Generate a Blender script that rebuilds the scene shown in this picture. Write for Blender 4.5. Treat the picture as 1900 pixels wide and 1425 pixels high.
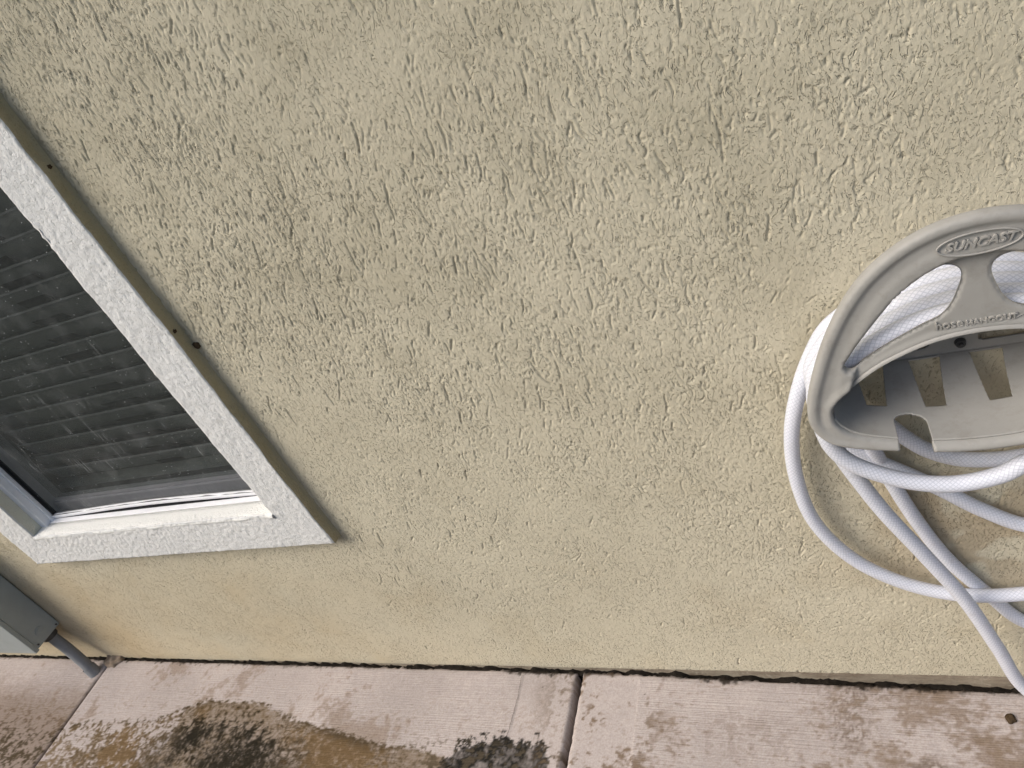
import bpy, bmesh, math, random
import numpy as np
from mathutils import Vector, Matrix
from mathutils.geometry import delaunay_2d_cdt

S = bpy.context.scene
for o in list(bpy.data.objects): bpy.data.objects.remove(o)
C = S.collection
RNG = np.random.default_rng(7)
random.seed(7)
R = math.radians

# ------------------------------------------------------------------ camera
cam_d = bpy.data.cameras.new('camera'); cam = bpy.data.objects.new('camera', cam_d); C.objects.link(cam)
cam_d.sensor_width = 36.0; cam_d.lens = 24.007; cam_d.clip_start = 0.02; cam_d.clip_end = 500
ax = Vector((0.8977777, 0.23775042, -0.37076939))        # image right
ay = Vector((-0.15131635, -0.62407346, -0.76657399))     # image down
az = Vector((-0.41364062, 0.7443165, -0.52430371))       # looking direction
m = Matrix((ax, -ay, -az)).transposed().to_4x4()
m.translation = Vector((0, 0, 1.29))
cam.matrix_world = m
S.camera = cam

# ------------------------------------------------------------------ sky, sun, exposure
SUN = Vector((-0.60, -0.42, 0.68)).normalized()           # towards the light
W = bpy.data.worlds.new('World'); S.world = W; W.use_nodes = True
nt = W.node_tree; nt.nodes.clear()
sky = nt.nodes.new('ShaderNodeTexSky'); sky.sky_type = 'NISHITA'; sky.sun_disc = False
sky.sun_elevation = math.asin(SUN.z); sky.sun_rotation = math.atan2(SUN.x, SUN.y)
sky.air_density = 1.0; sky.dust_density = 4.0; sky.ozone_density = 1.0
bg = nt.nodes.new('ShaderNodeBackground'); bg.inputs[1].default_value = 0.10
wo = nt.nodes.new('ShaderNodeOutputWorld')
nt.links.new(sky.outputs[0], bg.inputs[0]); nt.links.new(bg.outputs[0], wo.inputs[0])
sd = bpy.data.lights.new('sun', 'SUN'); sd.energy = 1.3; sd.angle = R(38); sd.color = (1.0, 0.975, 0.93)
so = bpy.data.objects.new('sun', sd); C.objects.link(so); so.location = (0, 0, 6)
so.rotation_euler = SUN.to_track_quat('Z', 'Y').to_euler()
S.view_settings.view_transform = 'Standard'; S.view_settings.look = 'None'
S.view_settings.gamma = 1; S.view_settings.use_curve_mapping = False
S.view_settings.exposure = 0.95

# ------------------------------------------------------------------ helpers
def tag(o, label=None, cat=None, group=None, kind=None):
    for k, v in (('label', label), ('category', cat), ('group', group), ('kind', kind)):
        if v: o[k] = v
    return o
def empty(name, loc=(0, 0, 0)):
    o = bpy.data.objects.new(name, None); C.objects.link(o); o.location = loc; o.empty_display_size = .05
    return o
def link(name, me, mats, parent=None, smooth=True):
    o = bpy.data.objects.new(name, me); C.objects.link(o)
    for mm in (mats if isinstance(mats, (list, tuple)) else [mats]):
        if mm: me.materials.append(mm)
    if smooth: me.polygons.foreach_set('use_smooth', np.ones(len(me.polygons), bool))
    if parent:
        o.parent = parent
        o.location = -parent.matrix_world.translation if False else o.location
    return o
def parent_keep(o, p, ploc):
    """parent o (built in world coordinates) under p whose origin is at ploc"""
    o.parent = p; o.location = Vector(o.location) - Vector(ploc)
    return o
def np_mesh(name, co, quads):
    me = bpy.data.meshes.new(name); nv, nf = len(co), len(quads); k = quads.shape[1]
    me.vertices.add(nv); me.vertices.foreach_set('co', np.ascontiguousarray(co, np.float32).ravel())
    me.loops.add(nf * k); me.loops.foreach_set('vertex_index', np.ascontiguousarray(quads, np.int32).ravel())
    me.polygons.add(nf); me.polygons.foreach_set('loop_start', np.arange(0, nf * k, k, dtype=np.int32))
    me.update(calc_edges=True); me.validate()
    return me
def grid_quads(nu, nv, flip=False):
    i = np.arange(nu * nv).reshape(nu, nv)
    a, b, c, d = i[:-1, :-1].ravel(), i[1:, :-1].ravel(), i[1:, 1:].ravel(), i[:-1, 1:].ravel()
    return np.stack([a, d, c, b] if flip else [a, b, c, d], 1)
def attr_f(me, name, vals):
    a = me.attributes.new(name, 'FLOAT', 'POINT'); a.data.foreach_set('value', np.ascontiguousarray(vals, np.float32).ravel())
def attr_c(me, name, rgb):
    a = me.attributes.new(name, 'FLOAT_COLOR', 'POINT')
    v = np.ones((len(rgb), 4), np.float32); v[:, :3] = rgb; a.data.foreach_set('color', v.ravel())
class MB:
    """collects boxes and tubes into one mesh"""
    def __init__(s): s.bm = bmesh.new()
    def box(s, x0, x1, y0, y1, z0, z1, bev=0.0, seg=2):
        r = bmesh.ops.create_cube(s.bm, size=1.0)
        for v in r['verts']:
            v.co = Vector((x0 + (v.co.x + .5) * (x1 - x0), y0 + (v.co.y + .5) * (y1 - y0), z0 + (v.co.z + .5) * (z1 - z0)))
        if bev > 0:
            es = list({e for v in r['verts'] for e in v.link_edges})
            bmesh.ops.bevel(s.bm, geom=es, offset=bev, segments=seg, affect='EDGES', profile=.5)
        return s
    def cyl(s, p, axis, rad, length, seg=20, rad2=None, bev=0):
        q = Vector((0, 0, 1)).rotation_difference(Vector(axis).normalized()).to_matrix().to_4x4()
        r = bmesh.ops.create_cone(s.bm, cap_ends=True, segments=seg, radius1=rad, radius2=rad if rad2 is None else rad2, depth=length,
                                  matrix=Matrix.Translation(Vector(p)) @ q)
        return s
    def build(s, name, mat, parent=None, ploc=None, smooth=False):
        me = bpy.data.meshes.new(name); s.bm.to_mesh(me); s.bm.free()
        o = bpy.data.objects.new(name, me); C.objects.link(o); me.materials.append(mat)
        if smooth: me.polygons.foreach_set('use_smooth', np.ones(len(me.polygons), bool))
        if parent: parent_keep(o, parent, ploc or (0, 0, 0))
        return o
def catmull(P, step):
    P = np.array(P, float); out = []
    Q = np.vstack([2 * P[0] - P[1], P, 2 * P[-1] - P[-2]])
    for i in range(1, len(Q) - 2):
        p0, p1, p2, p3 = Q[i - 1:i + 3]; n = max(2, int(np.linalg.norm(p2 - p1) / step * 2))
        # centripetal parametrisation keeps the bends round
        d = [max(np.linalg.norm(b - a), 1e-6) ** .5 for a, b in ((p0, p1), (p1, p2), (p2, p3))]
        t0, t1 = 0, d[0]; t2 = t1 + d[1]; t3 = t2 + d[2]
        t = np.linspace(t1, t2, n, endpoint=False)[:, None]
        A1 = (t1 - t) / (t1 - t0) * p0 + (t - t0) / (t1 - t0) * p1
        A2 = (t2 - t) / (t2 - t1) * p1 + (t - t1) / (t2 - t1) * p2
        A3 = (t3 - t) / (t3 - t2) * p2 + (t - t2) / (t3 - t2) * p3
        B1 = (t2 - t) / (t2 - t0) * A1 + (t - t0) / (t2 - t0) * A2
        B2 = (t3 - t) / (t3 - t1) * A2 + (t - t1) / (t3 - t1) * A3
        out.append((t2 - t) / (t2 - t1) * B1 + (t - t1) / (t2 - t1) * B2)
    out.append(P[-1:]); out = np.vstack(out)
    L = np.concatenate([[0], np.cumsum(np.linalg.norm(np.diff(out, axis=0), axis=1))])
    n = max(3, int(L[-1] / step)); s = np.linspace(0, L[-1], n)
    return np.stack([np.interp(s, L, out[:, k]) for k in range(3)], 1)
def tube_mesh(name, path, rad, sides=20):
    T = np.gradient(path, axis=0); T /= np.linalg.norm(T, axis=1)[:, None]
    N = np.zeros_like(T); n = np.cross(T[0], [0, 1, 0.01]); n /= np.linalg.norm(n)
    for i in range(len(T)):
        n = n - T[i] * (n @ T[i]); n /= np.linalg.norm(n); N[i] = n
    B = np.cross(T, N)
    a = np.linspace(0, 2 * math.pi, sides + 1)            # seam column doubled so that "around" runs 0..1
    rad = np.broadcast_to(np.asarray(rad, float), (len(path),))
    co = path[:, None, :] + rad[:, None, None] * (np.cos(a)[None, :, None] * N[:, None, :] + np.sin(a)[None, :, None] * B[:, None, :])
    me = np_mesh(name, co.reshape(-1, 3), grid_quads(len(path), sides + 1))
    s = np.concatenate([[0], np.cumsum(np.linalg.norm(np.diff(path, axis=0), axis=1))])
    attr_f(me, 'along', np.repeat(s, sides + 1)); attr_f(me, 'around', np.tile(a / (2 * math.pi), len(path)))
    # rounded normals across the doubled seam are handled by merging it in the shading normal only: seam faces the wall
    return me

# noise rasters ---------------------------------------------------------
def gblur(a, s, wrap=True):
    ky = np.fft.fftfreq(a.shape[0])[:, None]; kx = np.fft.rfftfreq(a.shape[1])[None, :]
    sy, sx = (s if isinstance(s, tuple) else (s, s))
    g = np.exp(-2 * math.pi ** 2 * ((ky * sy) ** 2 + (kx * sx) ** 2))
    return np.fft.irfft2(np.fft.rfft2(a) * g, s=a.shape)
def fbm(shape, beta=2.0, lo=0.0, aniso=1.0, rng=RNG):
    """normalised power-law noise; lo = largest feature as a fraction of the raster's long side"""
    ky = np.fft.fftfreq(shape[0])[:, None] * aniso; kx = np.fft.rfftfreq(shape[1])[None, :]
    k = np.sqrt(ky ** 2 + kx ** 2); k0 = 1.0 / max(1.0, lo * max(shape)) if lo else 1.0 / max(shape)
    f = 1.0 / (k ** 2 + k0 ** 2) ** (beta / 2)
    n = np.fft.irfft2(np.fft.rfft2(rng.standard_normal(shape)) * f, s=shape)
    n -= n.mean(); return n / n.std()
class Raster:
    """a float picture laid over a rectangle in metres, read bilinearly"""
    def __init__(s, a, u0, v0, step): s.a, s.u0, s.v0, s.st = a.astype(np.float32), u0, v0, step
    def __call__(s, u, v):
        i = np.clip((v - s.v0) / s.st, 0, s.a.shape[0] - 1.001); j = np.clip((u - s.u0) / s.st, 0, s.a.shape[1] - 1.001)
        i0, j0 = i.astype(int), j.astype(int); fi, fj = i - i0, j - j0; a = s.a
        return (a[i0, j0] * (1 - fi) * (1 - fj) + a[i0 + 1, j0] * fi * (1 - fj) + a[i0, j0 + 1] * (1 - fi) * fj + a[i0 + 1, j0 + 1] * fi * fj)
def ss(a, b, x):
    t = np.clip((x - a) / (b - a), 0, 1); return t * t * (3 - 2 * t)

# ------------------------------------------------------------------ materials
def new_mat(name, base=(.5, .5, .5), rough=.8, spec=.3):
    mt = bpy.data.materials.new(name); mt.use_nodes = True
    b = mt.node_tree.nodes['Principled BSDF']; b.inputs['Base Color'].default_value = (*base, 1)
    b.inputs['Roughness'].default_value = rough; b.inputs['Specular IOR Level'].default_value = spec
    return mt, mt.node_tree, b
class N:
    """small node-graph helper"""
    def __init__(s, nt): s.nt = nt
    def n(s, t, **kw):
        x = s.nt.nodes.new('ShaderNode' + t)
        for k, v in kw.items(): setattr(x, k, v)
        return x
    def l(s, a, b): s.nt.links.new(a, b)
    def val(s, sock, v):
        if hasattr(v, 'default_value') or hasattr(v, 'is_output'): s.l(v, sock)
        else: sock.default_value = v
    def attr(s, name): return s.n('Attribute', attribute_name=name)
    def obj(s): return s.n('TexCoord').outputs['Object']
    def scale(s, vec, sc):
        mp = s.n('Mapping'); s.l(vec, mp.inputs[0]); mp.inputs['Scale'].default_value = sc; return mp.outputs[0]
    def noise(s, vec, scale, detail=4, rough=.5, dist=0):
        x = s.n('TexNoise'); s.l(vec, x.inputs['Vector']); x.inputs['Scale'].default_value = scale
        x.inputs['Detail'].default_value = detail; x.inputs['Roughness'].default_value = rough; x.inputs['Distortion'].default_value = dist
        return x.outputs[0]
    def math(s, op, a, b=0.0, c=0.0):
        x = s.n('Math', operation=op)
        for i, v in enumerate((a, b, c)): s.val(x.inputs[i], v)
        return x.outputs[0]
    def ramp(s, f, stops):
        x = s.n('ValToRGB'); s.l(f, x.inputs[0]); cr = x.color_ramp
        while len(cr.elements) < len(stops): cr.elements.new(.5)
        for e, (p, c) in zip(cr.elements, stops):
            e.position = p; e.color = (*c, 1) if hasattr(c, '__len__') else (c, c, c, 1)
        return x.outputs[0]
    def mix(s, f, a, b, mode='MIX'):
        x = s.n('Mix', data_type='RGBA', blend_type=mode)
        s.val(x.inputs[0], f)
        for i, v in ((6, a), (7, b)):
            if isinstance(v, tuple): x.inputs[i].default_value = (*v, 1)
            else: s.l(v, x.inputs[i])
        return x.outputs[2]
    def bump(s, h, strength, dist, normal=None):
        x = s.n('Bump'); s.l(h, x.inputs['Height']); x.inputs['Strength'].default_value = strength; x.inputs['Distance'].default_value = dist
        if normal: s.l(normal, x.inputs['Normal'])
        return x.outputs[0]

WALL_C = (.52, .475, .36)
def wall_material():
    mt, nt, b = new_mat('stucco_beige', WALL_C, .92, .12); g = N(nt); v = g.obj()
    grime_tone, tan, rust = (g.attr(k).outputs['Fac'] for k in ('grime_tone', 'tan', 'rust'))
    var = g.noise(v, 5, 5, .6)
    c = g.mix(g.ramp(var, [(.3, 0), (.7, 1)]), (.550, .502, .378), (.592, .544, .414))
    sp = g.noise(v, 300, 2, .6)
    c = g.mix(g.ramp(sp, [(.60, 0), (.72, .22)]), c, (.40, .345, .225))
    c = g.mix(grime_tone, c, (.285, .252, .165))
    c = g.mix(tan, c, (.530, .425, .265))
    c = g.mix(rust, c, (.300, .205, .110))
    g.l(c, b.inputs['Base Color'])
    # fine trowel scratches (slightly off plumb), pits and sand, too small for the mesh
    warp = g.n('VectorMath', operation='MULTIPLY_ADD'); nv = g.n('TexNoise'); g.l(v, nv.inputs['Vector']); nv.inputs['Scale'].default_value = 22; nv.inputs['Detail'].default_value = 2
    g.l(nv.outputs['Color'], warp.inputs[0]); warp.inputs[1].default_value = (.030, .0, .020); g.l(v, warp.inputs[2])
    def scratch(rot, sx, sz, lo, hi):
        mp = g.n('Mapping'); g.l(warp.outputs[0], mp.inputs[0]); mp.inputs['Rotation'].default_value = (0, R(rot), 0)
        m2 = g.n('Mapping'); g.l(mp.outputs[0], m2.inputs[0]); m2.inputs['Scale'].default_value = (sx, 1, sz)
        return g.ramp(g.noise(m2.outputs[0], 1.0, 2, .55), [(lo, 1), (hi, 0)])
    dens = g.noise(v, 7, 3, .6)
    s1 = scratch(-11, 400, 95, .30, .385); s2 = scratch(14, 360, 130, .29, .37)
    pits = g.ramp(g.noise(warp.outputs[0], 310, 3, .6), [(.30, 1), (.39, 0)])
    sx = g.n('SeparateXYZ'); g.l(v, sx.inputs[0])
    k1 = g.ramp(dens, [(.36, .10), (.60, 1)])
    dig = g.math('MAXIMUM', g.math('MULTIPLY', g.math('MAXIMUM', s1, g.math('MULTIPLY', s2, .7)), k1), g.math('MULTIPLY', pits, g.ramp(g.noise(v, 16, 3, .6), [(.38, .15), (.60, .95)])))
    sand = g.math('ADD', g.math('MULTIPLY', g.noise(v, 620, 3, .65), .27), g.math('MULTIPLY', g.noise(v, 240, 2, .5), .07))
    g.l(g.bump(g.math('SUBTRACT', sand, dig), 1.0, .0021), b.inputs['Normal'])
    return mt
M = {}
M['wall'] = wall_material()
def trim_material(name, c0, c1, dirt=(.36, .33, .25)):
    mt, nt, b = new_mat(name, c0, .85, .2); g = N(nt); v = g.obj()
    c = g.mix(g.noise(v, 9, 5, .6), c0, c1)
    sp = g.noise(v, 330, 2, .6); c = g.mix(g.ramp(sp, [(.60, 0), (.74, .30)]), c, dirt)
    d2 = g.noise(v, 14, 6, .7); c = g.mix(g.ramp(d2, [(.60, 0), (.80, .30)]), c, dirt)
    g.l(c, b.inputs['Base Color'])
    g.l(g.bump(g.math('ADD', g.noise(v, 480, 3, .6), g.math('MULTIPLY', g.ramp(g.noise(v, 260, 2, .5), [(.34, 0), (.44, 1)]), .5)), .8, .0014), b.inputs['Normal'])
    return mt
M['trim'] = trim_material('trim_white', (.76, .76, .74), (.70, .70, .675))
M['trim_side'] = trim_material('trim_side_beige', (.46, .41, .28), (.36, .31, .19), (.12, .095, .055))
M['jamb'] = trim_material('jamb_beige', (.70, .68, .57), (.66, .635, .52))
M['sill'] = trim_material('sill_white', (.80, .80, .765), (.76, .76, .72))
def simple(name, base, rough, spec=.3, var=.12, scale=30, bump=0.0, bscale=400):
    mt, nt, b = new_mat(name, base, rough, spec); g = N(nt); v = g.obj()
    lo = tuple(x * (1 - var) for x in base); hi = tuple(min(1, x * (1 + var * .5)) for x in base)
    g.l(g.mix(g.ramp(g.noise(v, scale, 5, .6), [(.3, 0), (.7, 1)]), lo, hi), b.inputs['Base Color'])
    if bump: g.l(g.bump(g.noise(v, bscale, 3, .5), bump, .001), b.inputs['Normal'])
    return mt
M['vinyl'] = simple('vinyl_white', (.82, .825, .84), .35, .4, .06)
M['sash'] = simple('sash_white', (.70, .71, .76), .4, .4, .10, 20)
M['gasket'] = simple('gasket_gap_black', (.015, .016, .018), .6, .2)
M['slat'] = simple('slat_grey', (.52, .54, .52), .45, .4, .15, 12)
M['slat_reflection'] = simple('slat_reflection_dark', (.07, .072, .07), .9, .1, .8, 110)
M['room'] = simple('room_dark', (.10, .10, .10), .9, .1)
M['soffit'] = simple('soffit_white', (.62, .61, .57), .8, .2)
M['box'] = simple('box_grey_paint', (.335, .37, .365), .42, .45, .10, 18, .05, 300)
M['conduit'] = simple('conduit_grey', (.225, .235, .245), .55, .35, .15, 25)
M['screw'] = simple('screw_steel', (.05, .05, .05), .4, .5)
M['mud'] = simple('mud_brown', (.070, .048, .028), .95, .1, .4, 200, .6, 500)
M['dirt'] = simple('dirt_black', (.016, .013, .010), .95, .1, .5, 120, .8, 300)
M['mortar'] = simple('mortar_brown', (.26, .21, .165), .95, .1, .45, 40, .8, 220)

def glass_material():
    mt = bpy.data.materials.new('pane_glass'); mt.use_nodes = True; nt = mt.node_tree; nt.nodes.clear(); g = N(nt)
    tr = g.n('BsdfTransparent'); tr.inputs[0].default_value = (.84, .86, .85, 1)
    gl = g.n('BsdfGlossy'); gl.inputs['Roughness'].default_value = .02
    lw_ = g.n('LayerWeight'); lw_.inputs[0].default_value = .5
    fr = g.math('ADD', g.math('MULTIPLY', g.math('POWER', lw_.outputs['Facing'], 5.0), .93), .04)
    mx = g.n('MixShader'); out = g.n('OutputMaterial')
    g.l(fr, mx.inputs[0]); g.l(tr.outputs[0], mx.inputs[1]); g.l(gl.outputs[0], mx.inputs[2]); g.l(mx.outputs[0], out.inputs[0])
    return mt
M['glass'] = glass_material()
def screen_material():
    mt = bpy.data.materials.new('insect_screen_mesh'); mt.use_nodes = True; nt = mt.node_tree; nt.nodes.clear(); g = N(nt)
    v = g.obj()
    tr = g.n('BsdfTransparent'); df = g.n('BsdfDiffuse'); df.inputs[0].default_value = (.050, .054, .052, 1)
    dust = g.n('BsdfDiffuse'); dust.inputs[0].default_value = (.50, .52, .52, 1)
    mx = g.n('MixShader'); mx2 = g.n('MixShader'); out = g.n('OutputMaterial')
    cov = g.ramp(g.noise(v, 8, 4, .6), [(.3, .58), (.7, .68)]); g.l(cov, mx.inputs[0])
    g.l(tr.outputs[0], mx.inputs[1]); g.l(df.outputs[0], mx.inputs[2])
    vo = g.n('TexVoronoi'); g.l(v, vo.inputs['Vector']); vo.inputs['Scale'].default_value = 150
    sep = g.n('SeparateColor'); g.l(vo.outputs['Color'], sep.inputs[0])
    speck = g.math('MULTIPLY', g.math('LESS_THAN', vo.outputs['Distance'], .13), g.math('GREATER_THAN', sep.outputs[0], .80))
    speck = g.math('MULTIPLY', speck, .75)
    # dried rain streaks that run down the mesh, mostly low on it
    st = g.noise(g.scale(v, (260, 1, 12)), 1.0, 3, .6)
    patch = g.ramp(g.noise(v, 9, 3, .6), [(.48, 0), (.66, 1)])
    sx = g.n('SeparateXYZ'); g.l(v, sx.inputs[0])
    low = g.math('SMOOTHSTEP', sx.outputs[2]) if False else g.ramp(g.math('MULTIPLY', sx.outputs[2], 1.0), [(.0, 1.0), (.22, .75), (.45, .12)])
    strk = g.math('MULTIPLY', g.math('MULTIPLY', g.ramp(st, [(.58, 0), (.70, .5)]), patch), low)
    film = g.ramp(g.noise(v, 17, 5, .65), [(.50, 0), (.80, .10)])
    f = g.math('MINIMUM', g.math('ADD', g.math('ADD', speck, strk), film), 1.0)
    g.l(f, mx2.inputs[0]); g.l(mx.outputs[0], mx2.inputs[1]); g.l(dust.outputs[0], mx2.inputs[2]); g.l(mx2.outputs[0], out.inputs[0])
    return mt
M['screen'] = screen_material()
def plastic_material():
    mt, nt, b = new_mat('hanger_plastic', (.34, .325, .295), .55, .35); g = N(nt); v = g.obj()
    c = g.mix(g.ramp(g.noise(v, 16, 6, .65), [(.3, 0), (.75, 1)]), (.345, .336, .312), (.305, .296, .272))
    c = g.mix(g.ramp(g.noise(v, 45, 6, .75), [(.52, 0), (.76, .45)]), c, (.20, .185, .155))
    c = g.mix(g.ramp(g.noise(g.scale(v, (90, 90, 14)), 1.0, 4, .7), [(.55, 0), (.75, .25)]), c, (.23, .215, .185))
    g.l(c, b.inputs['Base Color'])
    g.l(g.ramp(g.noise(v, 40, 4, .6), [(.3, .48), (.7, .68)]), b.inputs['Roughness'])
    g.l(g.bump(g.noise(v, 700, 2, .5), .08, .0006), b.inputs['Normal'])
    return mt
M['plastic'] = plastic_material()
def hose_material():
    mt, nt, b = new_mat('hose_white_braid', (.80, .80, .84), .38, .4); g = N(nt)
    al = g.attr('along').outputs['Fac']; ar = g.attr('around').outputs['Fac']
    u = g.math('MULTIPLY', al, 1 / .0062); w = g.math('MULTIPLY', ar, 12.0)
    def thread(sgn):
        ph = g.math('FRACT', g.math('ADD', u, w) if sgn > 0 else g.math('SUBTRACT', u, w))
        return g.math('ABSOLUTE', g.math('SUBTRACT', ph, .5))
    t1, t2 = thread(1), thread(-1)
    t = g.math('MAXIMUM', t1, t2)
    f = g.ramp(t, [(.33, 0), (.47, 1)])
    v = g.obj(); d = g.ramp(g.noise(v, 14, 5, .6), [(.35, 0), (.75, 1)])
    c = g.mix(d, (.745, .76, .825), (.665, .68, .745))
    c = g.mix(g.ramp(g.noise(v, 55, 5, .7), [(.55, 0), (.78, .35)]), c, (.42, .39, .34))
    c = g.mix(g.math('MULTIPLY', f, .66), c, (.45, .48, .55))
    g.l(c, b.inputs['Base Color'])
    g.l(g.bump(f, .35, -.0006), b.inputs['Normal'])
    b.inputs['Subsurface Weight'].default_value = 0.0
    return mt
M['hose'] = hose_material()
def slab_material():
    mt, nt, b = new_mat('broomed_concrete', (.45, .40, .37), .92, .08); g = N(nt); v = g.obj()
    c = g.attr('tint').outputs['Color']; br = g.attr('broom').outputs['Fac']
    sp = g.noise(v, 300, 3, .6); c = g.mix(g.ramp(sp, [(.35, 0), (.75, .5)]), c, (.55, .50, .46), 'MULTIPLY')
    g.l(c, b.inputs['Base Color'])
    lines = g.noise(g.scale(v, (7, 330, 7)), 1.0, 3, .6, .1)
    n1 = g.bump(g.math('MULTIPLY', lines, br), .9, .0022)
    g.l(g.bump(g.noise(v, 420, 3, .6), .3, .001, n1), b.inputs['Normal'])
    return mt
M['slab'] = slab_material()
def foundation_material():
    mt, nt, b = new_mat('foundation_concrete', (.25, .21, .17), .95, .1); g = N(nt); v = g.obj()
    c = g.mix(g.ramp(g.noise(g.scale(v, (1, 1, 3)), 22, 6, .7), [(.3, 0), (.7, 1)]), (.36, .315, .24), (.17, .13, .095))
    c = g.mix(g.ramp(g.noise(v, 70, 4, .7), [(.56, 0), (.70, .8)]), c, (.42, .37, .29))
    g.l(c, b.inputs['Base Color']); g.l(g.bump(g.noise(v, 160, 4, .6), .7, .002), b.inputs['Normal'])
    return mt
M['foundation'] = foundation_material()
def lawn_material():
    mt, nt, b = new_mat('lawn_grass', (.06, .09, .03), .9, .1); g = N(nt); v = g.obj()
    c = g.ramp(g.noise(v, 1.3, 8, .7), [(.3, (.035, .055, .018)), (.55, (.075, .105, .035)), (.8, (.13, .13, .06))])
    g.l(c, b.inputs['Base Color']); g.l(g.bump(g.noise(v, 60, 5, .7), 1, .03), b.inputs['Normal'])
    return mt
M['lawn'] = lawn_material()

# ------------------------------------------------------------------ the setting: lawn and pavement
lw = np_mesh('lawn', np.array([[-90, -120, -.13], [90, -120, -.13], [90, 60, -.13], [-90, 60, -.13]], float), np.array([[0, 1, 2, 3]]))
tag(link('lawn', lw, M['lawn'], smooth=False), kind='structure')

pv = MB().box(-7.0, 3.4, -.36, .775, -.128, -.090).build('pavement', M['dirt'])
tag(pv, kind='structure')
def slab_z(x): return np.interp(x, [-5.4, -2.1, -.57, .20, 2.5], [.010, -.002, -.0105, -.037, -.070])
# stain rasters over the pavement, metres
ST = .0025; SX0, SY0 = -3.7, .30; shp = (200, 2000)
r_f = Raster(fbm(shp, 2.3, .06), SX0, SY0, ST); r_g = Raster(fbm(shp, 1.25, .010), SX0, SY0, ST)
r_h = Raster(fbm(shp, 2.6, .10), SX0, SY0, ST); r_s = Raster(fbm(shp, 1.25, .006, .40), SX0, SY0, ST)
r_w = Raster(RNG.standard_normal(shp), SX0, SY0, ST)
def slab_tint(x, y):
    f, gg, h, s, w = r_f(x, y), r_g(x, y), r_h(x, y), r_s(x, y), r_w(x, y)
    col = np.empty((len(x), 3)); col[:] = (.435, .388, .370)
    col *= (1 + .05 * h + .035 * gg)[:, None]
    def lay(mask, c, k=1.0):
        mm = np.clip(mask * k, 0, 1)[:, None]; col[:] = col * (1 - mm) + np.array(c) * mm
    # faint overall soiling
    lay(ss(.9, 2.2, f + .5 * gg), (.23, .17, .125), .6)
    lay(ss(.3, 2.2, s + .6 * gg) * ss(.74, .60, y), (.22, .165, .12), .45)
    # the middle slab's big mildew stain with its washed, curved edge
    bx = [-2.12, -1.98, -1.84, -1.75, -1.66, -1.60, -1.44, -1.36, -1.29, -1.167, -1.03, -.915, -.84, -.80, -.5]
    by = [.53, .56, .565, .575, .615, .632, .640, .625, .600, .585, .563, .556, .548, .50, .40]
    e = np.interp(x, bx, by) + .0022 * gg + .0022 * s + .0012 * w - y
    inside = ss(-.004, .006, e) * ((x > -2.1) & (x < -.57))
    soft = np.where(x < -1.66, ss(-.5, 1.4, gg + .9 * s + .4 * f + 14 * e), 1.0)
    mott = np.clip(.80 + .09 * s + .07 * gg + .06 * w, 0, .97)
    lay(inside * soft * mott, (.165, .118, .068))
    lay(inside * soft * ss(-.6, 2.0, s * .6 + .3 * gg + .5 * w + .7 * f), (.050, .035, .018), .80)
    lay(inside * ss(.4, 1.5, f + .5 * gg) * ss(.005, .03, e), (.24, .155, .075), .40)
    lay(inside * ss(.012, .0, e) * ss(-.8, .8, gg), (.075, .055, .030), .6)
    lay(inside * ss(-.4, .9, gg + .5 * s + .3) * ss(.050, .008, np.abs(x + 1.64 + .8 * (y - .6) + .006 * gg)), (.050, .034, .016), .85)
    lay(inside * ss(.030, .085, e + .014 * gg + .008 * s) * ss(.32, .12, np.abs(x + 1.46)) * ss(-2.2, .1, .4 * gg + .6 * f + .5 * w), (.013, .012, .008), .93)
    # black growth by the joint
    e2 = np.interp(x, [-.86, -.83, -.78, -.70, -.62, -.59], [.50, .560, .585, .598, .588, .54]) + .010 * gg + .006 * w - y
    lay(ss(-.004, .008, e2) * ((x > -.90) & (x < -.575)) * np.clip(.92 + .2 * gg, 0, 1), (.010, .010, .008), .98)
    lay(ss(.4, 1.2, gg + .7 * s) * ss(.60, .56, y) * ss(-1.0, -.85, x) * (x < -.57), (.10, .08, .055), .7)
    # brown soiling on the smooth border strips either side of the wide joint
    bnd = ss(.075, .0, np.abs(x + .60) + .012 * gg) * (x < -.565)
    lay(bnd * ss(-.3, .9, f + .8 * gg + .4), (.145, .105, .07), .85)
    bnd2 = ss(.17, .04, np.abs(x + .50)) * (x > -.57)
    lay(bnd2 * ss(.0, 1.1, f + .7 * gg + .25), (.17, .12, .08), .9)
    # blotches on the near slab
    for cx, cy, rx, ry, k in ((-.055, .690, .050, .060, .9), (-.02, .728, .10, .02, .8), (-.06, .635, .035, .03, .6), (.05, .603, .05, .02, .9), (.145, .655, .03, .018, .9), (-.22, .63, .10, .05, .35)):
        q = ((x - cx) / rx) ** 2 + ((y - cy) / ry) ** 2
        lay(ss(1.5, .2, q + .55 * gg + .45 * f) * ss(-.9, .6, gg + .5 * w), (.135, .095, .065), k * .85)
    lay(((x > -.57) & (x < .6)) * ss(.4, 1.9, f + .6 * s + .3), (.20, .145, .10), .65)
    # the far slab, soiled towards the open side
    far = (x < -2.1)
    lay(far * ss(.70, .56, y + .012 * gg + .010 * f), (.185, .130, .088), .62)
    lay(far * ss(.66, .55, y + .010 * s) * ss(-.2, 1.5, .6 * gg + .9 * s + .25 * w), (.120, .080, .048), .75)
    lay(far * ss(.57, .50, y + .010 * gg) * ss(-.4, 1.2, gg + .7 * s), (.050, .038, .020), .8)
    # dirt gathered in dabs along the house
    lay(ss(.732, .742, y + .0035 * gg + .002 * w) * ss(-.5, .8, f + .6), (.030, .024, .018), .95)
    # specks and chipped spots
    lay((w > 2.9) * 1.0, (.06, .045, .035), .8)
    lay(ss(2.0, 2.4, f) * (x > -.8), (.56, .50, .44), .8)
    return np.clip(col, .01, .9)
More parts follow.
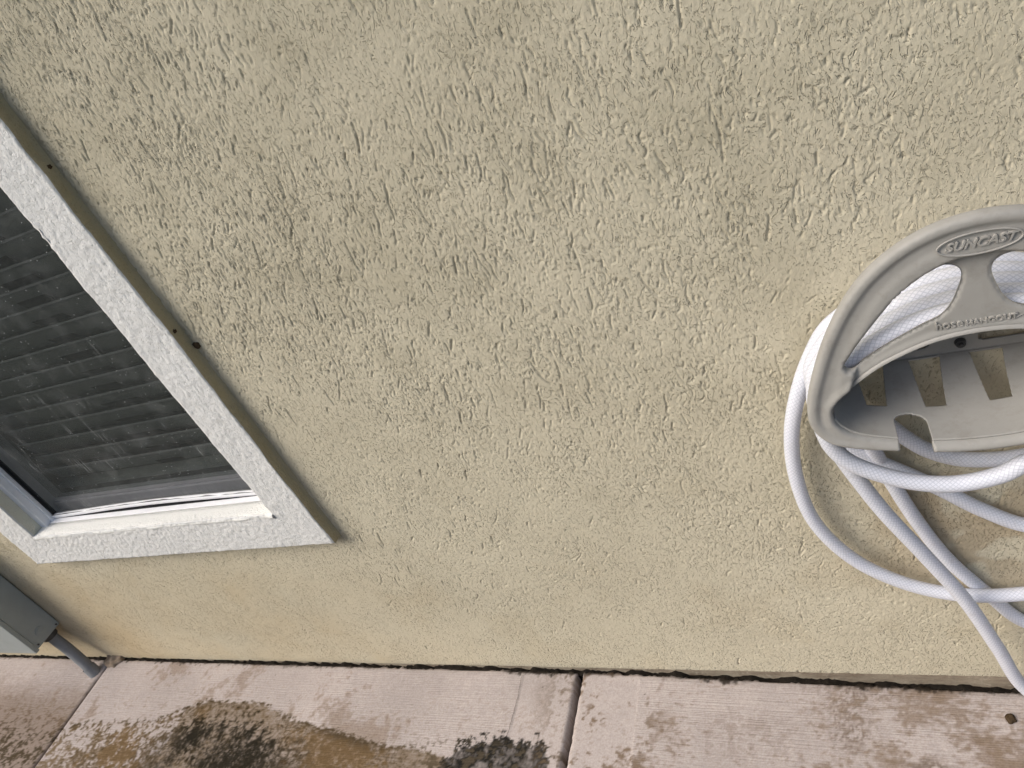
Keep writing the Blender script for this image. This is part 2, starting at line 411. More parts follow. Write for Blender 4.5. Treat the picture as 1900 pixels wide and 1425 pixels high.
def make_slab(x0, x1):
    xs = np.arange(x0, x1 + 1e-6, (x1 - x0) / max(2, round((x1 - x0) / (.0030 if -2.2 < x0 < .5 else (.005 if x0 > -4 and x0 < .5 else .02)))))
    ys = np.concatenate([np.linspace(-.35, .38, 24)[:-1], np.arange(.38, .7432, .0026)])
    X, Y = np.meshgrid(xs, ys, indexing='ij'); x, y = X.ravel(), Y.ravel()
    dedge = np.minimum(np.minimum(x - x0, x1 - x), np.minimum(y + .35, ys[-1] - y))
    wob = .0018 * r_g(x, y)
    x2 = x + np.where((x - x0 < .001), -.0008 + wob * .3, 0) + np.where((x1 - x < .001), .0008 + wob * .3, 0)
    y2 = y + np.where(ys[-1] - y < .001, wob * 1.6, 0)
    z = slab_z(x) + .0008 * r_h(x, y) + .00025 * r_w(x, y) - .004 * ss(.006, 0, dedge) ** 2
    nx, ny = len(xs), len(ys); top = np.stack([x2, y2, z], 1); q = [grid_quads(nx, ny)]
    idx = np.arange(nx * ny).reshape(nx, ny); co = [top]; base = nx * ny; tint = [slab_tint(x, y)]
    ring = np.concatenate([idx[:, 0], idx[-1, 1:], idx[-2::-1, -1], idx[0, -2:0:-1]])
    low = top[ring].copy(); low[:, 2] -= .075; co.append(low); tint.append(tint[0][ring] * .5)
    k = len(ring); a = ring; b2 = np.roll(ring, -1); c2 = base + np.arange(k); d2 = np.roll(c2, -1)
    q.append(np.stack([a, c2, d2, b2], 1))
    me = np_mesh('slab', np.vstack(co), np.vstack(q))
    attr_c(me, 'tint', np.vstack(tint))
    band = np.minimum(np.abs(x + .57) - .13, np.minimum(dedge - .008, 1))
    br = np.concatenate([ss(-.002, .004, band) * (.75 + .25 * ss(-1, 1, r_h(x, y))), np.zeros(k)])
    attr_f(me, 'broom', br)
    return link('slab', me, M['slab'], pv)
for x0, x1 in ((-5.4, -3.612), (-3.604, -2.103), (-2.0965, -.578), (-.563, .96), (.97, 2.5)): make_slab(x0, x1)
def hairline(p0, p1, w):
    n = 40; t = np.linspace(0, 1, n); x = np.interp(t, [0, 1], [p0[0], p1[0]]) + .0012 * np.sin(t * 9) + .0006 * RNG.standard_normal(n); y = np.interp(t, [0, 1], [p0[1], p1[1]])
    co = np.vstack([np.stack([x - w / 2, y, slab_z(x) + .0016], 1), np.stack([x + w / 2, y, slab_z(x) + .0016], 1)])
    i = np.arange(n - 1); return np_mesh('crack', co, np.stack([i, i + n, i + n + 1, i + 1], 1))
link('crack', hairline((-.704, .730), (-.706, .40), .0006), M['dirt'], pv, False)

def gap_dirt():
    xs = np.arange(-3.6, 2.5, .005); n = len(xs); a = RNG.standard_normal(n); a = np.convolve(a, np.ones(4) / 2, 'same'); b = RNG.standard_normal(n)
    z0 = slab_z(xs) - .0045 + .0018 * a; rows = [(.7385 + .0008 * b, z0 - .006), (.7425 + .0006 * a, z0), (.7450 + 0 * a, z0 + .0008 * b), (.7485 + 0 * a, z0 - .001 + .001 * a), (.7525 + 0 * a, z0 - .001 + .0016 * a)]
    co = np.stack([np.stack([xs, r[0], r[1]], 1) for r in rows], 1).reshape(-1, 3)
    return np_mesh('joint_dirt', co, grid_quads(n, len(rows)))
tag(link('joint_dirt', gap_dirt(), M['dirt'], pv, False), kind='stuff')

# ------------------------------------------------------------------ the house
house = empty('house', (0, .75, 0))
HL = (0, .75, 0)
tag(house, 'beige worm-textured stucco house wall with a white-trimmed window', 'house')

# --- stucco relief raster: trowel-dragged grooves, pits and sandy grain
RS = .001; RX0, RZ0 = -2.85, -.03
rshape = (1540, 3330)                                      # 1.54 m x 3.33 m
def stroke_raster(shape, n_long, n_short, n_curl, n_pit, dens, tilt):
    pts = []
    H_, W_ = shape
    def add(n, lmin, lmax, curv, wid, dep, spread, use_tilt=True, ki=0):
        k = int(n * 2.2); px = RNG.random(k) * W_; pz = RNG.random(k) * H_
        d = dens[ki][(pz / 8).astype(int).clip(0, dens[ki].shape[0] - 1), (px / 8).astype(int).clip(0, dens[ki].shape[1] - 1)]
        keep = np.where(RNG.random(k) < d)[0][:n]
        for i in keep:
            L = (lmin * (lmax / lmin) ** RNG.random()) / RS; ns = max(1, int(L / .8))
            a = (tilt[int(pz[i] / 8) % tilt.shape[0], int(px[i] / 8) % tilt.shape[1]] + RNG.normal(0, spread)) if use_tilt else RNG.random() * 2 * math.pi
            c = RNG.normal(0, curv) * RS; t = np.arange(ns) * .8
            ang = a + c * t + .22 * np.sin(t * .22 + RNG.random() * 6) * RNG.random()
            x = px[i] + np.cumsum(np.cos(ang)) * .8; z = pz[i] + np.cumsum(np.sin(ang)) * .8
            dd = dep * (.55 + .45 * RNG.random()) * np.minimum(1, (np.minimum(t + 1.2, t[-1] - t + 1.2)) / 3.0)
            pts.append(np.stack([x, z, dd, np.full(ns, wid * (.75 + .5 * RNG.random()) / RS)], 1))
    add(n_long // 8, .020, .048, 10, .00068, 1.0, .16)
    add(n_long, .007, .022, 20, .00062, 1.0, .20)
    add(n_short, .003, .0085, 50, .00062, .95, .32)
    add(n_curl, .006, .018, 190, .00066, .9, 9, False, 1)
    add(n_pit, .0010, .0032, 60, .00062, .9, .6, True, 2)
    P = np.vstack(pts); a = np.zeros(shape, np.float32)
    ix = np.floor(P[:, 0]).astype(int); iz = np.floor(P[:, 1]).astype(int)
    for dx in range(-2, 4):
        for dz in range(-2, 4):
            x = ix + dx; z = iz + dz
            r2 = (x - P[:, 0]) ** 2 + (z - P[:, 1]) ** 2
            v = P[:, 2] * np.exp(-r2 / (2 * (P[:, 3]) ** 2)); ok = (x >= 0) & (x < W_) & (z >= 0) & (z < H_) & (v > .03)
            np.maximum.at(a, (z[ok], x[ok]), v[ok].astype(np.float32))
    return a
lo = (rshape[0] // 8 + 1, rshape[1] // 8 + 1)
lx = RX0 + np.arange(lo[1]) * 8 * RS; lz = RZ0 + np.arange(lo[0]) * 8 * RS
LX, LZ = np.meshgrid(lx, lz)
n1, n2, n3 = fbm(lo, 2.2, .10), fbm(lo, 2.2, .10), fbm(lo, 2.4, .15)
upl = ss(.0, -.75, LX) * ss(.45, 1.1, LZ)                  # strongly dragged zone up by the window head
d_drag = np.clip((.13 + .68 * upl + .16 * ss(.3, .8, LZ) * ss(.15, -.35, LX)) * (.85 + .33 * n1) * (1 - .55 * ss(.35, .10, LZ)), .01, 1)
d_curl = np.clip((.12 + .55 * ss(-.25, .1, LX) * ss(.4, .8, LZ) + .25 * ss(-.6, .0, LX)) * (.55 + .55 * n2), .01, 1)
d_pit = np.clip(.55 + .30 * n3, .08, 1)
tilt = -math.pi / 2 - .20 + .10 * n3 + .25 * ss(-.5, .1, LX) * n1
groove = stroke_raster(rshape, 6500, 34000, 6500, 50000, (d_drag, d_curl, d_pit), tilt)
lip = gblur(groove, 2.2)
grain = fbm(rshape, 1.1, .0016); grain2 = gblur(RNG.standard_normal(rshape), .9); grain2 /= grain2.std()
big = fbm(rshape, 2.6, .08)
relief = (-.0032 * groove + .0003 * lip + .00016 * grain2 + .00008 * grain + .00022 * big)
r_rel = Raster(relief, RX0, RZ0, RS)
r_b1 = Raster(fbm(lo, 2.2, .12), RX0, RZ0, RS * 8); r_b2 = Raster(fbm(lo, 1.8, .05), RX0, RZ0, RS * 8); r_b3 = Raster(fbm(lo, 2.0, .08), RX0, RZ0, RS * 8)

WZ0 = -.010
def seg(a, b, st): return np.linspace(a, b, max(2, int(round((b - a) / st))))[:-1]
gx = np.concatenate([seg(-6, -2.8, .2), seg(-2.8, -1.9, .006), seg(-1.9, -.93, .0036), seg(-.93, .30, .00125), seg(.30, .75, .006), seg(.75, 3.2, .2), [3.2]])
gz = np.concatenate([seg(WZ0, 1.47, .0018), seg(1.47, 1.75, .01), seg(1.75, 2.62, .15), [2.62]])
X, Z = np.meshgrid(gx, gz, indexing='ij'); x, z = X.ravel(), Z.ravel()
inr = ss(RX0, RX0 + .1, x) * ss(.47, .40, x) * ss(1.50, 1.45, z)
y = .75 - r_rel(x, z) * inr - .0022 * ss(.004, 0, z - WZ0)*-1
nx, nz = len(gx), len(gz)
# ragged lower stucco edge
bot = (z - WZ0) < .0005
z = z + np.where(bot, .0012 * r_b2(x, z) + .0006 * RNG.standard_normal(len(z)), 0)
co = np.stack([x, y, z], 1); qs = grid_quads(nx, nz)
cx = X.ravel()[qs].mean(1); cz = Z.ravel()[qs].mean(1)
hole = (cx > -1.83) & (cx < -.97) & (cz > .52) & (cz < 1.80)
qs = qs[~hole]
# underside of the stucco coat
bi = np.arange(nx) * nz; under = co[bi].copy(); under[:, 1] = .775; b0 = len(co)
co = np.vstack([co, under]); i = np.arange(nx - 1)
qs = np.vstack([qs, np.stack([bi[i], b0 + i, b0 + i + 1, bi[i + 1]], 1)])
used = np.zeros(len(co), bool); used[qs.ravel()] = True; remap = np.cumsum(used) - 1
co = co[used]; qs = remap[qs]
wm = np_mesh('wall', co, qs)
vx, vz = co[:, 0], co[:, 2]
b1, b2_, b3 = r_b1(vx, vz), r_b2(vx, vz), r_b3(vx, vz)
grime_tone = .26 * ss(-.3, 2.4, .45 * b1 + .35 * b2_ + 1.7 * ss(-.15, -.8, vx) * ss(.75, 1.3, vz)) * ss(.25, .9, vz)
grime_tone += .07 * ss(.2, 1.6, b3 + .5 * b2_)
edge = np.abs(vx + .915) * 1.0
grime_tone += .60 * ss(.012, .0, vx + .925) * ss(.45, .50, vz) * ss(-1.2, 1.0, b2_ + .3)  # darker strip along the wall beside the trim, broken up by noise
tan_ = np.clip(.42 * ss(.50, .25, vz) * ss(-.55, -1.3, vx) * (.75 + .25 * b1) + .10 * ss(.4, 1.6, b3) * ss(.7, .3, vz) + .2 * ss(-1.75, -1.95, vx), 0, 1)
rust = .42 * ss(.3, 1.5, b2_ + .5 * b1 + .9 * ss(.16, .03, np.abs(vx - .17)) * ss(.17, .03, np.abs(vz - .40))) * ss(.22, .06, np.abs(vx - .17)) * ss(.22, .08, np.abs(vz - .40))
attr_f(wm, 'grime_tone', np.clip(grime_tone, 0, .9)); attr_f(wm, 'tan', tan_); attr_f(wm, 'rust', np.clip(rust, 0, .8))
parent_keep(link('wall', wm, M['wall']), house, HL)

fo = MB(); fo.box(-6, 3.2, .7515, .98, -.13, .02)
parent_keep(fo.build('foundation', M['foundation']), house, HL)
MB().box(-6, 3.2, .20, .98, 2.62, 2.66).build('soffit', M['soffit'], house, HL)
MB().box(-6, 3.2, .16, .199, 2.56, 2.80, .004).build('fascia', M['soffit'], house, HL)

# --- window: trim band, sill, frame, screen, sash, pane, room behind
TX0, TX1, TZ0, TZ1 = -1.893, -.925, .465, 1.86               # outer edge of the trim
IX0, IX1, IZ0, IZ1 = -1.790, -1.017, .565, 1.76              # opening
TF = .727                                                    # trim front
win = MB()
for (a, b, c, d) in ((IX0 - .004, IX0 + .022, IZ0 - .002, IZ1), (IX1 - .022, IX1 + .004, IZ0 - .002, IZ1)):
    win.box(a, b, .757, .835, c, d, .002)
win.box(IX0 + .023, IX1 - .023, .7665, .835, IZ0 - .002, IZ0 + .0045, .001)
win.box(IX0 + .023, IX1 - .023, .760, .835, IZ1 - .022, IZ1 + .003, .002)
win.box(IX0 + .022, IX0 + .031, .772, .835, IZ0 + .003, IZ1 - .02, .0015)
win.box(IX1 - .031, IX1 - .022, .772, .835, IZ0 + .003, IZ1 - .02, .0015)
window = win.build('window', M['vinyl'], house, HL)
def wpart(o): return parent_keep(o, window, (0, 0, 0))

def trim_mesh():
    # a picture-frame sweep: profile = outer return, front, inner return
    pr = []                                                  # (offset from outer edge 0..1 towards opening, y, zone)
    pr += [(-.050, .7515, 0), (-.028, .7492, 0), (-.012, .7470, 0), (-.003, .7445, 0)]
    for yy in np.arange(.742, TF + .005, -.0025): pr.append((0.0, yy, 0))
    pr += [(.004, TF + .0036, 0), (.012, TF + .0019, 1), (.024, TF + .0008, 1)]
    for s in np.linspace(.015, 1, 42)[1:-1]: pr.append((s, TF, 1))
    pr += [(.996, TF, 1), (1.0, TF + .0015, 1)]
    for yy in np.arange(TF + .004, .7585, .0027): pr.append((1.0, yy, 2))
    pr = np.array(pr); co = []; qs = []; mats = []; base = 0
    O = [(TX0, TZ0), (TX1, TZ0), (TX1, TZ1), (TX0, TZ1)]; I = [(IX0, IZ0), (IX1, IZ0), (IX1, IZ1), (IX0, IZ1)]
    for k in range(4):
        o0, o1, i0, i1 = (np.array(p) for p in (O[k], O[(k + 1) % 4], I[k], I[(k + 1) % 4]))
        n = int(np.linalg.norm(o1 - o0) / (.0030 if k != 2 else .03)); t = np.linspace(0, 1, n)
        for j, (s, yy, zone) in enumerate(pr):
            a = o0 + (i0 - o0) * s; b = o0 * 0 + o1 + (i1 - o1) * s
            p = a[None] + (b - a)[None] * t[:, None]
            co.append(np.stack([p[:, 0], np.full(n, yy), p[:, 1]], 1))
        q = grid_quads(len(pr), n, flip=False) + base; zz = np.repeat(pr[:-1, 2].astype(int), n - 1)
        qs.append(q); base += len(pr) * n
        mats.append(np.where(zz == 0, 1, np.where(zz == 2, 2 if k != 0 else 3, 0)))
    co = np.vstack(co)
    # rough stucco on it; corners of neighbouring runs share the same noise so they stay closed
    rel = r_rel(co[:, 0] * .9 + .1 + .6 * (co[:, 1] - TF), (co[:, 2] * .8) % 1.4)
    g2 = Raster(gblur(np.random.default_rng(3).standard_normal((900, 900)), 1.0) * 3.2, -2.0, .3, .0018)
    nse = g2(co[:, 0] + .7 * (co[:, 1] - TF), co[:, 2] + .4 * (co[:, 1] - TF))
    wav = Raster(fbm((300, 300), 2.0, .10, rng=np.random.default_rng(5)), -2.0, .3, .006)(co[:, 0], co[:, 2])
    fr = (np.abs(co[:, 1] - TF) < .0021)
    co[:, 1] += np.where(fr, -.00045 * nse - .28 * rel + .0003 * wav, 0)
    outer = (np.abs(co[:, 0] - TX1) < .0014) | (np.abs(co[:, 0] - TX0) < .0014)
    co[:, 0] += np.where(outer | (np.abs(co[:, 0] - IX1) < .003) | (np.abs(co[:, 0] - IX0) < .003), .00035 * nse + .0007 * wav, 0)
    # a chipped notch on the opening's edge higher up
    ch = ss(.05, .0, np.abs(co[:, 2] - 1.18)) * (np.abs(co[:, 0] - IX1) < .006)
    co[:, 0] += .004 * ch * np.abs(np.sin(co[:, 2] * 170))
    oz = (np.abs(co[:, 2] - TZ0) < .0014) | (np.abs(co[:, 2] - IZ0) < .003)
    co[:, 2] += np.where(oz, .00035 * nse + .0007 * wav, 0)
    me = np_mesh('trim', co, np.vstack(qs)); mi = np.concatenate(mats).astype(np.int32)
    for mm in (M['trim'], M['trim_side'], M['jamb'], M['sill']): me.materials.append(mm)
    me.polygons.foreach_set('material_index', mi)
    return me
wpart(link('trim', trim_mesh(), []))
# painted sill board with a soft, lumpy front edge
def sill_mesh():
    xs = np.linspace(IX0 + .002, IX1 + .001, 160); prof = [(.7665, .5635), (.7665, .5672), (.755, .5668), (.742, .5662), (.734, .5655), (.7295, .5643), (.7272, .5620), (.7262, .5590), (.7268, .5555), (.729, .553)]
    P = np.array(prof); X, K = np.meshgrid(xs, np.arange(len(P)), indexing='ij')
    wob = np.interp(xs, np.linspace(xs[0], xs[-1], 40), RNG.standard_normal(40) * .0008)[:, None]
    yy = P[K, 0] + wob * (K > 3); zz = P[K, 1] + wob * .6 * (K > 4)
    lump = ss(IX1 - .025, IX1, X); yy = yy - .004 * lump * (K > 4); zz = zz + .0015 * lump * (K > 1)
    return np_mesh('sill', np.stack([X, yy, zz], -1).reshape(-1, 3), grid_quads(len(xs), len(P), True))
wpart(link('sill', sill_mesh(), M['sill']))
# insect screen in its thin white bar, bowed up off the frame
def bow(x): t = (x - IX0) / (IX1 - IX0); return .0085 * np.sin(np.clip(t, 0, 1) * math.pi) ** 1.5
def bar_mesh():
    xs = np.linspace(IX0 + .031, IX1 - .012, 60); b = bow(xs)
    sec = [(.779, .5705), (.779, .5800), (.7805, .5812), (.790, .5812), (.790, .5700), (.7805, .5700)]
    co = np.array([[xx, s[0], s[1] + bb] for xx, bb in zip(xs, b) for s in sec]); n = len(sec); qs = []
    for i in range(len(xs) - 1):
        for j in range(n): qs.append([i * n + j, i * n + (j + 1) % n, (i + 1) * n + (j + 1) % n, (i + 1) * n + j])
    return np_mesh('screen_bar', co, np.array(qs))
wpart(link('screen_bar', bar_mesh(), M['vinyl'], smooth=False))
MB().box(IX0 + .0315, IX0 + .0385, .780, .790, .582, IZ1 - .025, .001).build('screen_bar', M['gasket'], window, (0, 0, 0))
MB().box(IX1 - .0385, IX1 - .0315, .780, .790, .586, IZ1 - .025, .001).build('screen_bar', M['gasket'], window, (0, 0, 0))
def sheet(name, x0, x1, z0f, z1, yy, n=40):
    xs = np.linspace(x0, x1, n); lowz = np.array([z0f(a) for a in xs])
    co = np.vstack([np.stack([xs, np.full(n, yy), lowz], 1), np.stack([xs, np.full(n, yy), np.full(n, z1)], 1)])
    i = np.arange(n - 1); return np_mesh(name, co, np.stack([i, i + 1, i + 1 + n, i + n], 1))
scr = link('insect_screen', sheet('insect_screen', IX0 + .036, IX1 - .036, lambda a: .5795 + float(bow(a)), IZ1 - .026, .7852), M['screen'], smooth=False)
scr.data.transform(Matrix.Translation((0, 0, -.58))); scr.location = (0, 0, .58); scr.parent = window
gk = link('gasket', sheet('gasket', IX0 + .032, IX1 - .02, lambda a: .5805 + float(bow(a)), .5838, .7785), M['gasket'], smooth=False)
gkz = np.array([v.co[:] for v in gk.data.vertices]); n_ = len(gkz) // 2; gkz[n_:, 2] = gkz[:n_, 2] + .0016 + .0008 * RNG.standard_normal(n_); gk.data.vertices.foreach_set('co', gkz.astype(np.float32).ravel()); gk.parent = window
gap = MB().box(IX0 + .034, IX1 - .02, .7795, .7995, .5690, .5703).build('gap_shade', M['gasket'], window, (0, 0, 0))  # black strip laid in to paint the shade of the gap under the bar
sr = MB(); sr.box(IX0 + .0315, IX1 - .0315, .8025, .830, .5700, .6010, .003); sr.box(IX0 + .0315, IX1 - .0315, .8065, .830, .6012, .606, .001)
sr.build('sash_rail', M['sash'], window, (0, 0, 0))
MB().box(IX0 + .0315, IX1 - .0315, .8145, .8185, .6065, IZ1 - .03).build('pane', M['glass'], window, (0, 0, 0))
rm = bmesh.new(); vs = [rm.verts.new(p) for p in ((-1.82, .80, .53), (-.98, .80, .53), (-.98, .80, 1.80), (-1.82, .80, 1.80), (-1.82, 1.0, .53), (-.98, 1.0, .53), (-.98, 1.0, 1.80), (-1.82, 1.0, 1.80), (-2.8, 1.0, -.05), (.0, 1.0, -.05), (.0, 1.0, 2.4), (-2.8, 1.0, 2.4), (-2.8, 3.4, -.05), (.0, 3.4, -.05), (.0, 3.4, 2.4), (-2.8, 3.4, 2.4))]
for a, b, c, d in ((0, 1, 5, 4), (1, 2, 6, 5), (2, 3, 7, 6), (3, 0, 4, 7), (4, 5, 9, 8), (5, 6, 10, 9), (6, 7, 11, 10), (7, 4, 8, 11), (8, 9, 13, 12), (9, 10, 14, 13), (10, 11, 15, 14), (11, 8, 12, 15), (12, 13, 14, 15)):
    rm.faces.new((vs[a], vs[b], vs[c], vs[d]))
rme = bpy.data.meshes.new('room'); rm.to_mesh(rme); rm.free(); parent_keep(link('room', rme, M['room'], smooth=False), house, HL)
# every window piece above was built in world metres under 'window', whose own origin is (0,0,0) in world
for ch in window.children: pass

# --- venetian blind behind the pane
blind = empty('window_blind', (-1.40, .855, .60))
tag(blind, 'dark grey venetian blind with closed slats behind the dusty window screen', 'blind')
BL = (-1.40, .855, .60)
def slat_mesh():
    n = 7; t = np.linspace(-1, 1, n); wd = .0250; ang = R(66)
    xs = np.array([-1.765, -1.046]); co = []
    for xx in xs:
        for a in t:
            u = a * wd; crown = .0030 * (1 - a * a)
            co.append([xx, .858 - u * math.cos(ang) - crown * math.sin(ang), u * math.sin(ang) - crown * math.cos(ang)])
    for xx in xs:
        for a in t[::-1]:
            u = a * wd; crown = .0030 * (1 - a * a) - .0012
            co.append([xx, .858 - u * math.cos(ang) - crown * math.sin(ang), u * math.sin(ang) - crown * math.cos(ang)])
    co = np.array(co); q = []
    for i in range(n - 1): q.append([i, i + 1, n + i + 1, n + i])
    for i in range(n - 1): q.append([2 * n + i, 2 * n + i + 1, 3 * n + i + 1, 3 * n + i])
    q.append([n - 1, 2 * n, 3 * n, 2 * n - 1]); q.append([0, n, 4 * n - 1, 3 * n - 1])
    me = np_mesh('slat', co, np.array(q)); me.materials.append(M['slat']); return me
sm = slat_mesh(); pitch = .0425
patchm = bpy.data.meshes.new('reflection_patch'); tb = bmesh.new(); r0 = bmesh.ops.create_cube(tb, size=1)  # dark patches added over the slats, painting in a dark reflection
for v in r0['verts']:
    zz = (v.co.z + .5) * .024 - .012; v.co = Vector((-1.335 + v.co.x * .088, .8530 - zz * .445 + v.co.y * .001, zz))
tb.to_mesh(patchm); tb.free(); patchm.materials.append(M['slat_reflection'])
lipm = bpy.data.meshes.new('slat_glint'); tb = bmesh.new(); r0 = bmesh.ops.create_cube(tb, size=1)  # white strip that paints in the lit edge of each slat
for v in r0['verts']: v.co = Vector((-1.4055 + v.co.x * .719, .8462 + v.co.y * .0030, .0238 + v.co.z * .0034))
tb.to_mesh(lipm); tb.free(); lipm.materials.append(M['vinyl'])
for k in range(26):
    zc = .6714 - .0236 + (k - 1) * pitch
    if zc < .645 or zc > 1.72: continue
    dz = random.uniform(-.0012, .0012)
    for nm, me in (('slat', sm), ('reflection_patch', patchm), ('slat_glint', lipm)):
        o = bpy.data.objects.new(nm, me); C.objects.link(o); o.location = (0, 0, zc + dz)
        if nm == 'reflection_patch':
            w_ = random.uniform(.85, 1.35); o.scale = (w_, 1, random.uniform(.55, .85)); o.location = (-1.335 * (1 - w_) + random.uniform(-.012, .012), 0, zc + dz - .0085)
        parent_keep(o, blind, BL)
MB().box(-1.765, -1.046, .842, .872, .608, .622, .003).build('bottom_rail', M['slat'], blind, BL)
MB().box(-1.768, -1.043, .835, .885, 1.735, 1.775, .003).build('head_rail', M['slat'], blind, BL)

# ------------------------------------------------------------------ electrical box and its conduit
EL = (-2.30, .75, .178)
eb = empty('electrical_box', EL)
tag(eb, 'grey metal electrical box on the wall below the window, conduit running into the pavement', 'electrical box')
MB().box(-2.46, -2.152, .6635, .7475, .180, .640, .002).build('enclosure', M['box'], eb, EL)
lid = MB(); lid.box(-2.463, -2.149, .6505, .6630, .176, .548, .002); lid.build('cover', M['box'], eb, EL)
MB().box(-2.463, -2.149, .6515, .6630, .5495, .642, .002).build('cover', M['box'], eb, EL)
k = MB(); k.cyl((-2.1515, .700, .212), (1, 0, 0), .0135, .003, 28); k.build('knockout', M['box'], eb, EL)
k = MB(); k.cyl((-2.1498, .700, .212), (1, 0, 0), .0100, .0016, 28); k.build('knockout', M['box'], eb, EL)
for (yy, zz) in ((.671, .190), (.738, .188), (.671, .37)):
    MB().cyl((-2.1505, yy, zz), (1, 0, 0), .0026, .004, 10).build('screw', M['screw'], eb, EL)
MB().box(-2.40, -2.36, .640, .651, .19, .215, .002).build('hasp', M['screw'], eb, EL)
pth = catmull([(-2.176, .715, .20), (-2.175, .715, .15), (-2.166, .713, .10), (-2.150, .706, .05), (-2.132, .697, .0), (-2.122, .692, -.05)], .004)
co_ = link('conduit', tube_mesh('conduit', pth, .0155, 24), M['conduit']); parent_keep(co_, eb, EL)
MB().cyl((-2.176, .715, .172), (0, 0, 1), .0215, .016, 24).build('locknut', M['screw'], eb, EL)
cp = catmull([(-2.139, .7005, .024), (-2.132, .697, .0), (-2.1255, .694, -.03)], .004)
parent_keep(link('coupling', tube_mesh('coupling', cp, .0180, 24), M['conduit']), eb, EL)
# small crumbling mortar patch at the foot of the wall
bm = bmesh.new(); bmesh.ops.create_icosphere(bm, subdivisions=4, radius=1)
rr = np.random.default_rng(11)
for v in bm.verts:
    p = v.co; k = 1 + .16 * math.sin(7 * p.x + 3 * p.z) * math.cos(5 * p.y + 2 * p.x) + rr.normal(0, .02)
    v.co = Vector((-2.085 + p.x * .040 * k, .742 + p.y * .030 * k, -.012 + max(-.6, min(p.z, .55)) * .030 * k))
me = bpy.data.meshes.new('mortar_patch'); bm.to_mesh(me); bm.free(); parent_keep(link('mortar_patch', me, M['mortar']), house, HL)

# ------------------------------------------------------------------ hose hanger
HY = .620; KS = HY / .665
def sc(l): return [(a * KS, 1.29 - (1.29 - b) * KS) for a, b in l]
def sz(v): return 1.29 - (1.29 - v) * KS
CX = .149 * KS
HG = (CX, .748, .66)
hang = empty('hose_hanger', HG)
tag(hang, 'taupe plastic arched hose hanger mounted on the stucco wall', 'hose hanger')
def sym(left):                                               # left half given top-centre -> bottom-centre, mirrored to a closed loop
    return left + [(2 * CX - a, b) for a, b in left[::-1] if abs(a - CX) > .002]
def smooth2(P, step, closed=True):
    P = np.array(P, float); Q = np.vstack([P, P[:1]]) if closed else P
    if closed:
        P3 = np.vstack([P[-3:], P, P[:3]]); P3 = np.c_[P3, np.zeros(len(P3))]
        c = catmull(P3, step / 2); 
        # keep the central period
        d0 = np.argmin(np.linalg.norm(c[:len(c) // 2, :2] - P[0], axis=1)); d1 = len(c) // 2 + np.argmin(np.linalg.norm(c[len(c) // 2:, :2] - P[0], axis=1))
        c = c[d0:d1 + 1, :2]
    else: c = catmull(np.c_[P, np.zeros(len(P))], step / 2)[:, :2]
    L = np.concatenate([[0], np.cumsum(np.linalg.norm(np.diff(c, axis=0), axis=1))]); n = max(8, int(L[-1] / step))
    s = np.linspace(0, L[-1], n, endpoint=not closed)
    return np.stack([np.interp(s, L, c[:, k]) for k in range(2)], 1)
outer = smooth2(sym(sc([(.149, .921), (.120, .918), (.098, .911), (.074, .898), (.048, .876), (.025, .845), (.004, .804), (-.012, .761), (-.023, .722), (-.026, .692), (-.020, .670), (-.006, .652), (.018, .641), (.066, .629), (.108, .621), (.149, .618)])), .003)
cres_l = smooth2(sc([(.0205, .766), (.023, .759), (.030, .757), (.042, .767), (.072, .786), (.100, .801), (.117, .809), (.126, .820), (.132, .835), (.1365, .853), (.134, .862), (.127, .867), (.116, .868), (.101, .862), (.082, .849), (.064, .830), (.047, .808), (.030, .784)]), .003)
cres_r = np.stack([2 * CX - cres_l[:, 0], cres_l[:, 1]], 1)[::-1]
dhole = smooth2(sym(sc([(.149, .7835), (.119, .781), (.099, .776), (.077, .767), (.059, .758), (.043, .747), (.027, .734), (.011, .720), (.003, .708), (.001, .696), (.004, .682), (.013, .669), (.026, .659), (.066, .6445), (.108, .6355), (.149, .633)])), .003)
NX0, NX1 = .0665 * KS, .1015 * KS                                      # notch in the front lip
def inpoly(P, poly):
    x, y = P[:, 0][:, None], P[:, 1][:, None]; x0, y0 = poly[:, 0][None], poly[:, 1][None]; x1, y1 = np.roll(poly[:, 0], -1)[None], np.roll(poly[:, 1], -1)[None]
    c = ((y0 > y) != (y1 > y)) & (x < (x1 - x0) * (y - y0) / (y1 - y0 + 1e-12) + x0)
    return c.sum(1) % 2 == 1
def dist_poly(P, poly):
    out = np.empty(len(P)); a = poly; b = np.roll(poly, -1, axis=0); ab = b - a
    for s in range(0, len(P), 4000):
        p = P[s:s + 4000][:, None]; t = np.clip(((p - a) * ab).sum(-1) / (ab ** 2).sum(-1), 0, 1)
        out[s:s + 4000] = np.sqrt(((p - a - t[..., None] * ab) ** 2).sum(-1)).min(1)
    return out
NT = sz(.660)
notch = np.array([(NX0, .600), (NX1, .600), (NX1, NT), (NX0, NT)])
def in_notch(P): return (P[:, 0] > NX0) & (P[:, 0] < NX1) & (P[:, 1] < NT)
